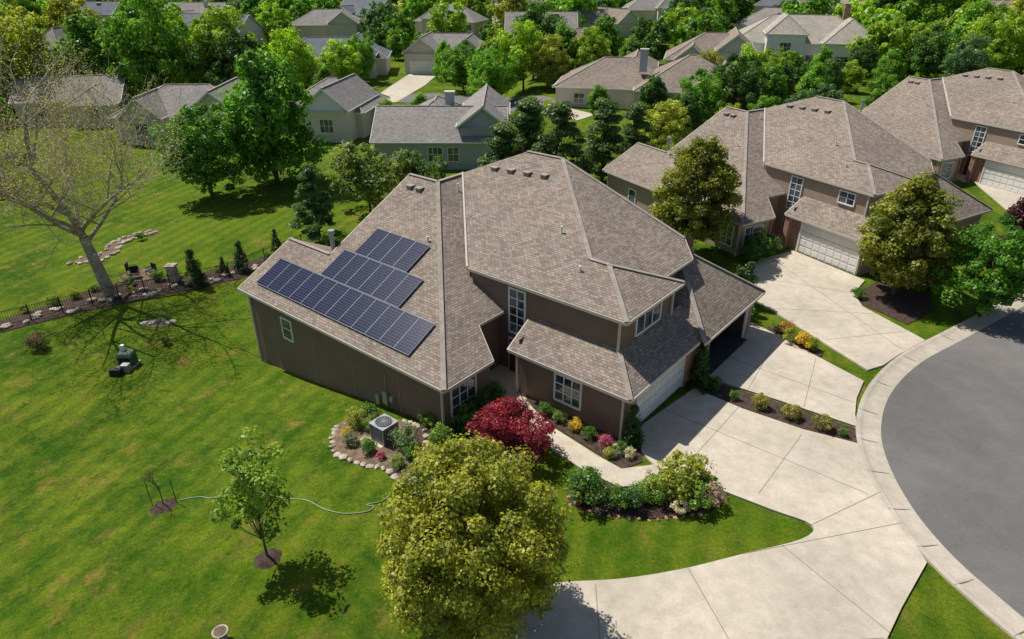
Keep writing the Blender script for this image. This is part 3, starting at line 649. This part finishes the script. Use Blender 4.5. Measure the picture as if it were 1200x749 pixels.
LIME=(.30,.46,.035);MID=(.16,.34,.035);DK=(.085,.19,.035);YG=(.35,.40,.055);BL=(.10,.20,.08)
mid=[(-66,86,1.2,MID),(-43,112,1.2,DK),(-57,114,1.5,MID),(-70,120,1.6,MID),(-84,104,1.5,LIME),(-88,118,1.6,DK),(-62,128,1.5,LIME),(-52,126,1.3,MID),(-36,120,1.1,LIME),(-38,127,1.0,MID),(-30,114,.7,MID),(-47,116,1.6,LIME),(-78,112,1.7,YG),
 (-64,74,1.1,DK),(-82,92,1.4,DK),(-52,56,.7,DK),(-62,66,1.0,MID),(-57,72,.6,LIME),(-13,98,.6,MID),(-18,101,.5,LIME),(2,84,.5,DK),(-3,118,1.0,MID),(2,124,1.1,LIME),(9,128,1.1,MID),(4,134,1.2,DK),(14,125,.9,LIME),(-9,132,.9,MID),(-3,142,1.0,LIME),(17,136,1.0,MID),(22,131,.9,MID),(6,121,.8,YG),
 (17,78,.6,YG),(21,84,.6,DK),(24,90,.7,MID),(29,92,.8,DK),(34,94,.8,MID),(33,101,.9,LIME),(38,100,.7,DK),(44,104,.7,MID),(40,112,.7,LIME),(49,110,.6,DK),(47,120,.6,MID),(56,118,.6,LIME),(54,126,.6,MID),(62,128,.6,DK),(63,120,.7,MID),(30,84,.5,MID),(73,126,1.0,DK),(80,120,1.1,LIME),(84,134,1.4,MID),(92,130,1.5,YG),(94,118,1.3,MID),(100,134,1.7,LIME),
 (104,112,1.4,DK),(110,125,1.7,MID),(118,118,1.7,LIME),(86,110,1.0,MID),(95,100,1.1,MID),(-96,110,1.6,MID),(-105,125,1.9,LIME),(-75,136,1.4,DK),(-100,98,1.5,DK),(-14,146,.7,MID),(-30,143,.8,MID),(-32,136,.8,LIME),(-25,104,.5,YG),(12,98,.5,MID),(20,100,.5,DK),(30,112,.7,YG),
 (120,140,2.0,LIME),(136,152,2.1,YG),(105,150,1.8,MID),(-118,140,2.1,DK),(-130,156,2.2,LIME),(36,86,.5,BL),(41,92,.6,BL),(26,82,.45,YG),(52,98,.6,MID),(70,112,.8,BL)]
for x,y,s,c in mid:
    k=.75+.5*random.random(); put('deciduous_tree',dec[random.randrange(4)],x,y,s*random.uniform(.85,1.05),(c[0]*k,c[1]*k,c[2]*k),sz=s*random.uniform(.85,1.15))
DT=empty('distant_trees',(0,250,0)); cnt=0
hs=[(-38,158,15),(-14,165,13),(16,161,11),(37,140,12),(59,156,17),(-20,140,9)]+[(x+11,y+7,13) for x,y,_,_ in HS2]
y=136
while y<430:
    x=-.86*y-8
    while x<.86*y+8:
        xx=x+random.uniform(-4,4);yy=y+random.uniform(-4,4)
        ok=all((xx-a)**2+(yy-b)**2>r*r for a,b,r in hs)
        sc=1
        for a,b,r in hs:
            if abs(xx-a*yy/b)<r*.95 and 0<b-yy<r+(22 if b<170 else 34):
                if random.random()<.75: ok=False
                sc=.5
        if yy<150 and abs(xx)<40: ok=False
        if ok and random.random()<(.72 if yy<230 else .88):
            c=random.choice([LIME,MID,MID,DK,YG,LIME,BL,MID]); k=random.uniform(.75,1.3); s=sc*random.choice([.6,.8,1,1.1,1.3,1.45])*random.uniform(.85,1.15)
            o=put('tree',far[random.choice([0,1,2,4,0,1,2,4,3])],xx,yy,s*random.uniform(.85,1.15),(c[0]*k,c[1]*k*random.uniform(.9,1.1),c[2]*k),sz=s); o.parent=DT; o.location.y-=250; cnt+=1
        x+=8 if y<230 else 9.5
    y+=8 if y<230 else 9.5
G1=(.11,.24,.03);G2=(.18,.31,.045);G3=(.30,.35,.05);PK=(.5,.12,.25);YE=(.65,.5,.05);WH=(.7,.68,.6);GR=(.2,.25,.16);RD=(.2,.05,.05)
for x,y,s,c in [(-3.4,25.4,1.0,G2),(-2.2,26.4,1.3,G1),(-2.9,27.1,1.2,G1),(-1.5,27.5,1.3,DK),(-1.0,28.6,1.2,G1),(-4.0,26.8,.8,G2),(-7.6,27.3,1.0,G3),(-6.9,26.8,.7,G2),(-6.6,24.9,.7,G1),(-5.0,25.1,1.1,(.17,.27,.12)),(-7.6,25.6,.7,GR),(-5.0,23.7,.6,G2),(-7.0,27.8,.9,G1),(-8.0,26.5,.5,YE),(-4.6,24.3,.7,G1),(-6.9,25.6,.4,WH),(-5.9,24.4,.4,PK),
  (1.7,27.6,.7,G1),(2.3,27.0,.6,G2),(3.0,26.3,.6,YE),(3.6,25.7,.6,G1),(4.3,25.1,.6,PK),(4.9,24.6,.6,G1),(5.3,24.3,.5,WH),(4.4,24.3,.5,G3),
  (3.1,21.6,1.5,DK),(3.2,22.3,1.0,G1),(4.2,21.2,1.0,G1),(4.9,21.2,1.0,(.1,.2,.07)),(5.4,21.5,.9,G2),(6.1,21.4,1.0,G2),(6.7,21.7,1.6,G3),(7.4,22.1,1.8,G3),(7.5,21.3,1.2,G2),(8.1,21.4,1.0,(.4,.3,.3)),(6.9,20.9,.7,WH),(5.9,22.1,.9,G2),(8.0,21.9,1.0,G2),(2.8,21.4,.6,(.4,.05,.04)),(7.0,21.4,.5,PK),(8.4,21.6,.5,YE),
  (10.6,29.9,.7,G1),(11.3,28.9,.5,G1),(12.4,28.1,.8,(.3,.3,.07)),(13.7,27.2,.8,(.3,.3,.07)),(14.8,26.4,.8,(.3,.3,.07)),(15.6,25.9,.4,G1),
  (16.9,34.1,1.0,YE),(16.3,34.7,.9,G3),(16.4,35.7,.9,(.5,.3,.08)),(17.2,33.9,.7,G2),(15.9,36.1,.7,G2),
  (18.4,47.6,1.9,DK),(17.6,46.6,1.5,DK),(19.4,48.2,1.5,DK),(14.3,37.4,1.3,DK),(14.8,38.5,1.0,DK),
  (22.9,40.6,.8,G1),(27.5,42.5,1.2,RD),(28.3,41.9,1.2,RD),(29.5,43.5,1.4,RD),(35,46,1.4,RD),(27.2,41.5,.8,G2),
  (-30.4,37.8,1.1,(.2,.15,.09)),(-22.5,38.5,.6,(.18,.22,.06)),(-27.5,48.3,.9,G1),(-33,44,.8,G2),(-36,41.5,.7,G1),(-25,49.3,.7,G2),(-31.5,46.5,.6,G2),(-35.8,54,.6,G2),(-33,57,.7,G1),(-28.5,46.2,.6,G3),(-23.5,50.2,.6,G3),(-20.4,52.6,.6,G2),(-24,42,.5,G2),(-32.2,45.2,.7,G3),(-26.4,49.0,.8,G2),(-29.3,47.5,.7,G1),(-34.5,43,.6,G3)]:
    put('shrub',bush[random.randrange(3)],x,y,s,c,dz=.03)
for x,y,s in ((9.75,29.85,.75),(5.55,25.35,.7),(9.95,30.6,.8),(14.2,38.8,1),(15.1,39.6,1)): put('conifer_shrub',cone,x,y,s,(.06,.13,.03))

# ------------------------------------------------------------ small things
def rocks(name,pts,r,mat='stone',jit=.1):
    mb=MB()
    import bmesh
    for (x,y) in pts:
        bm=bmesh.new(); bmesh.ops.create_icosphere(bm,subdivisions=1,radius=1)
        s=[r*random.uniform(.6,1.4) for _ in range(3)]; a=random.random()*6.3
        x+=random.uniform(-jit,jit);y+=random.uniform(-jit,jit); z=hgt(x,y)+s[2]*.25
        i0=len(mb.V)
        for v in bm.verts:
            k=random.uniform(.85,1.15); X=v.co.x*s[0]*k;Y=v.co.y*s[1]*k; mb.V.append((x+X*math.cos(a)-Y*math.sin(a),y+X*math.sin(a)+Y*math.cos(a),z+v.co.z*s[2]*.6*k))
        for f_ in bm.faces: mb.F.append(tuple(i0+v.index for v in f_.verts)); mb.M.append(mb.mi(mat))
        bm.free()
    return mb.obj(name)
def along(pts,step):
    out=[]
    for a,b in zip(pts,pts[1:]):
        a=Vector(a);b=Vector(b);n=max(1,int((b-a).length/step)); out+=[tuple(a.lerp(b,i/n)) for i in range(n)]
    return out
rocks('stone_edging',along(acbed[2:36],.28),.17,jit=.03)
rocks('boulder',[(4.3,24.6),(4.6,24.4),(5.0,24.5),(4.7,24.9)],.22)
rocks('rock_row',along(fl_,.45),.3,jit=.7)
rocks('rock_row',along([(-36.2,51.7),(-34.1,52.1),(-33.7,54.4),(-34.4,56.2),(-33.3,57.8),(-32.1,59.2)],.35),.22,jit=.15)
rocks('rock_row',along([(-36.0,52.9),(-34.9,53.2),(-34.8,54.4),(-35.4,56.2),(-34.3,58.1),(-33.1,59.5)],.35),.22,jit=.15)
rocks('rock_row',along([(12.3,15.0),(11.9,14.6)],.3),.16)
rocks('boulder',[(-24.4,41.5),(-23.7,41.3),(-25,41.5),(-24.0,41.7),(-24.7,41.2),(-25.3,41.3),(-23.4,41.6)],.26)
rocks('stone_edging',along([(2.3,22.2),(2.4,21.3),(3.5,20.7),(5.5,20.4),(8,20.8)],.35),.1,'brick',jit=.03)
fb=MB()
def fence(pts):
    for a,b in zip(pts,pts[1:]):
        a=Vector(a);b=Vector(b);n=max(1,round((b-a).length/1.9))
        for i in range(n+1):
            p=a.lerp(b,i/n);z=hgt(*p); fb.beam((p.x,p.y,z-.1),(p.x,p.y,z+1.3),.06,.06,'black')
            if i<n:
                q=a.lerp(b,(i+1)/n);zq=hgt(*q)
                for hh in (.2,1.15): fb.beam((p.x,p.y,z+hh),(q.x,q.y,zq+hh),.03,.03,'black')
                for j in range(1,13):
                    t=j/13; r_=p.lerp(q,t); zz=z+(zq-z)*t; fb.beam((r_.x,r_.y,zz+.1),(r_.x,r_.y,zz+1.22),.014,.014,'black')
fence([(-41,36.5),(-34.8,40.6),(-30.3,44.1),(-25.8,46.7),(-22.2,49),(-19.4,53.4),(-17,57)])
fb.obj('iron_fence')
# air conditioner: louvred cabinet with round fan grille on top
x,y=-6.0,25.9; z=hgt(x,y); ac=MB(); af=Fr(x,y,-39.5)
def abox(u0,u1,v0,v1,z0,z1,m): ac.hexa([af(u0,v0,z+z0),af(u1,v0,z+z0),af(u1,v1,z+z0),af(u0,v1,z+z0),af(u0,v0,z+z1),af(u1,v0,z+z1),af(u1,v1,z+z1),af(u0,v1,z+z1)],m)
abox(-.62,.62,-.62,.62,-.15,.08,'conc'); abox(-.42,.42,-.42,.42,.08,.98,'black')
for i in range(12): abox(-.455,.455,-.455,.455,.13+i*.068,.155+i*.068,'metal')
for a,b in ((-1,-1),(1,-1),(1,1),(-1,1)): abox(a*.45-.03,a*.45+.03,b*.45-.03,b*.45+.03,.08,1.0,'metal')
abox(-.49,.49,-.49,.49,.98,1.04,'metal'); cz=z+1.04
ac.tube((x,y,cz),(x,y,cz+.02),.40,.40,'black',24)
for r in (.1,.2,.3,.39):
    for i in range(20):
        t0,t1=i*.31416,(i+1)*.31416; ac.beam((x+r*math.cos(t0),y+r*math.sin(t0),cz+.04),(x+r*math.cos(t1),y+r*math.sin(t1),cz+.04),.015,.015,'metal')
for i in range(8):
    t=i*3.1416/8; c,s=math.cos(t)*.39,math.sin(t)*.39; ac.beam((x-c,y-s,cz+.045),(x+c,y+s,cz+.045),.012,.012,'metal')
ac.obj('air_conditioner')
hp=catmull([Vector((a,b,hgt(a,b)+.03)) for a,b in ((-14.5,22.5),(-13.6,22.6),(-12.9,22.4),(-11.2,22.6),(-9.8,22.0),(-8.6,21.7),(-7.7,21.1),(-6.8,20.8),(-5.9,20.9),(-5.7,21.2),(-6.0,21.3),(-5.3,21.6),(-4.9,22.6)) ],6)
hb=MB()
for a,b in zip(hp,hp[1:]): hb.tube(a,b,.02,.02,'hose',5,cap=False)
hb.obj('garden_hose')
for x,y,r in ((-9.2,18.5,.55),(-15,22.2,.6)):
    mb=MB(); n=22; z=hgt(x,y); ring=[(x+r*math.cos(i*6.283/n)*random.uniform(.9,1.08),y+r*math.sin(i*6.283/n)*random.uniform(.9,1.08)) for i in range(n)]
    for i in range(n):
        a=ring[i];b=ring[(i+1)%n]; mb.poly([(a[0],a[1],hgt(*a)-.02),(b[0],b[1],hgt(*b)-.02),(x+(b[0]-x)*.5,y+(b[1]-y)*.5,z+.14),(x+(a[0]-x)*.5,y+(a[1]-y)*.5,z+.14)],'mulch')
        mb.poly([(x+(a[0]-x)*.5,y+(a[1]-y)*.5,z+.14),(x+(b[0]-x)*.5,y+(b[1]-y)*.5,z+.14),(x,y,z+.17)],'mulch')
    mb.obj('mulch_ring')
sb=MB(); x,y=-15,22.2; z=hgt(x,y); rs=random.Random(9)
def twig(p,d,L,r,dep):
    q=p+d*L; sb.tube(p,q,r,r*.6,'bark',5,cap=False)
    if dep<4:
        for k in range(3):
            s=Vector((rs.uniform(-1,1),rs.uniform(-1,1),rs.uniform(.1,1))).normalized(); twig(p.lerp(q,rs.uniform(.5,1)),(d*.7+s*.7).normalized(),L*.6,r*.55,dep+1)
twig(Vector((x,y,z)),Vector((.02,0,1)),1.1,.03,0); sb.obj('bare_sapling')
for dx,dy in ((-.55,.1),(.5,.15)):
    st=MB(); st.tube((x+dx,y+dy,z-.1),(x+dx,y+dy,z+1.3),.016,.016,'black',6); st.tube((x+dx,y+dy,z+1.1),(x,y,z+1.0),.006,.006,'black',4); st.tube((x+dx,y+dy,z+1.3),(x+dx,y+dy,z+1.33),.024,.016,'black',6); st.obj('tree_stake')
x,y=-23.7,36.0; z=hgt(x,y); ub=MB()
def bx(mb,x0,x1,y0,y1,z0,z1,m,tx=0):
    mb.hexa([(x0,y0,z0),(x1,y0,z0),(x1,y1,z0),(x0,y1,z0),(x0+tx,y0+tx,z1),(x1-tx,y0+tx,z1),(x1-tx,y1-tx,z1),(x0+tx,y1-tx,z1)],m)
bx(ub,x-.55,x+.55,y-.45,y+.45,z-.1,z+.08,'conc'); bx(ub,x-.45,x+.45,y-.35,y+.35,z+.08,z+.75,'green',.03); bx(ub,x-.5,x+.5,y-.4,y+.4,z+.75,z+.9,'green',.1); bx(ub,x-.3,x+.3,y-.36,y-.34,z+.2,z+.6,'black')
bx(ub,x+.0,x+.5,y-1.0,y-.55,z,z+.5,'metal',.03); bx(ub,x-.4,x-.1,y+.1,y+.4,z+.9,z+1.25,'white',.05)
ub.obj('utility_box')
pb=MB(); bx(pb,x-.5,x+.2,y-.5-.9,y-.95,z,z+.42,'black',.05); pb.obj('planter_box')
pb=MB(); px,py=-26.2,48.2; pz=hgt(px,py); bx(pb,px-.3,px+.3,py-.3,py+.3,pz,pz+1.3,'stone'); bx(pb,px-.38,px+.38,py-.38,py+.38,pz+1.3,pz+1.42,'stone'); pb.obj('stone_pillar')
def chair(x,y,a):
    c=MB(); g=Fr(x,y,a); z=hgt(x,y)
    def q(u0,u1,v0,v1,z0,z1): c.hexa([g(u0,v0,z+z0),g(u1,v0,z+z0),g(u1,v1,z+z0),g(u0,v1,z+z0),g(u0,v0,z+z1),g(u1,v0,z+z1),g(u1,v1,z+z1),g(u0,v1,z+z1)],'black')
    q(-.3,.3,-.3,.3,.4,.46); q(-.3,.3,.26,.32,.46,.95)
    for u in (-.3,.26):
        for v in (-.3,.27): q(u,u+.04,v,v+.04,0,.4)
        q(u,u+.04,-.3,.3,.62,.66)
    c.obj('patio_chair')
sheet('patio',cm([(-30.6,48.1),(-28.0,48.6),(-28.2,50.2),(-30.4,50.6)]),.06,'soil',.6)
chair(-29.5,48.8,20);chair(-28.5,49.4,-30);chair(-30.2,49.7,100)
bb=MB(); x,y=-9.6,15.0; z=hgt(x,y); bb.tube((x,y,z),(x,y,z+.1),.2,.16,'stone',14); bb.tube((x,y,z+.1),(x,y,z+.3),.08,.07,'stone',12); bb.tube((x,y,z+.3),(x,y,z+.4),.1,.26,'stone',18); bb.tube((x,y,z+.4),(x,y,z+.43),.26,.26,'stone',18); bb.tube((x,y,z+.43),(x,y,z+.434),.21,.21,'soil',18); bb.obj('bird_bath')

# ------------------------------------------------------------ light, world, camera
el=57; S=Vector((-.82,.57,0)).normalized()*math.cos(math.radians(el)); S.z=math.sin(math.radians(el))
sd=bpy.data.lights.new('sun','SUN'); sd.energy=5.0; sd.angle=math.radians(.5); sd.color=(1,.955,.87)
so=bpy.data.objects.new('sun',sd); so.rotation_euler=S.to_track_quat('Z','Y').to_euler(); so.location=(0,0,60); link(so)
w=bpy.data.worlds.new('World'); scene.world=w; w.use_nodes=True; nt=w.node_tree
sky=nt.nodes.new('ShaderNodeTexSky'); sky.sky_type='NISHITA'; sky.sun_disc=False; sky.sun_elevation=math.radians(el); sky.sun_rotation=math.atan2(S.x,S.y)
nt.links.new(sky.outputs[0],nt.nodes['Background'].inputs[0]); nt.nodes['Background'].inputs[1].default_value=.08
cd=bpy.data.cameras.new('camera'); cam=bpy.data.objects.new('camera',cd); cd.sensor_width=36; cd.lens=24; cd.clip_end=3000
cam.location=(0,0,20); cam.rotation_euler=(math.radians(62),0,0); link(cam); scene.camera=cam
scene.view_settings.view_transform='Standard'; scene.view_settings.look='None'; scene.view_settings.exposure=0
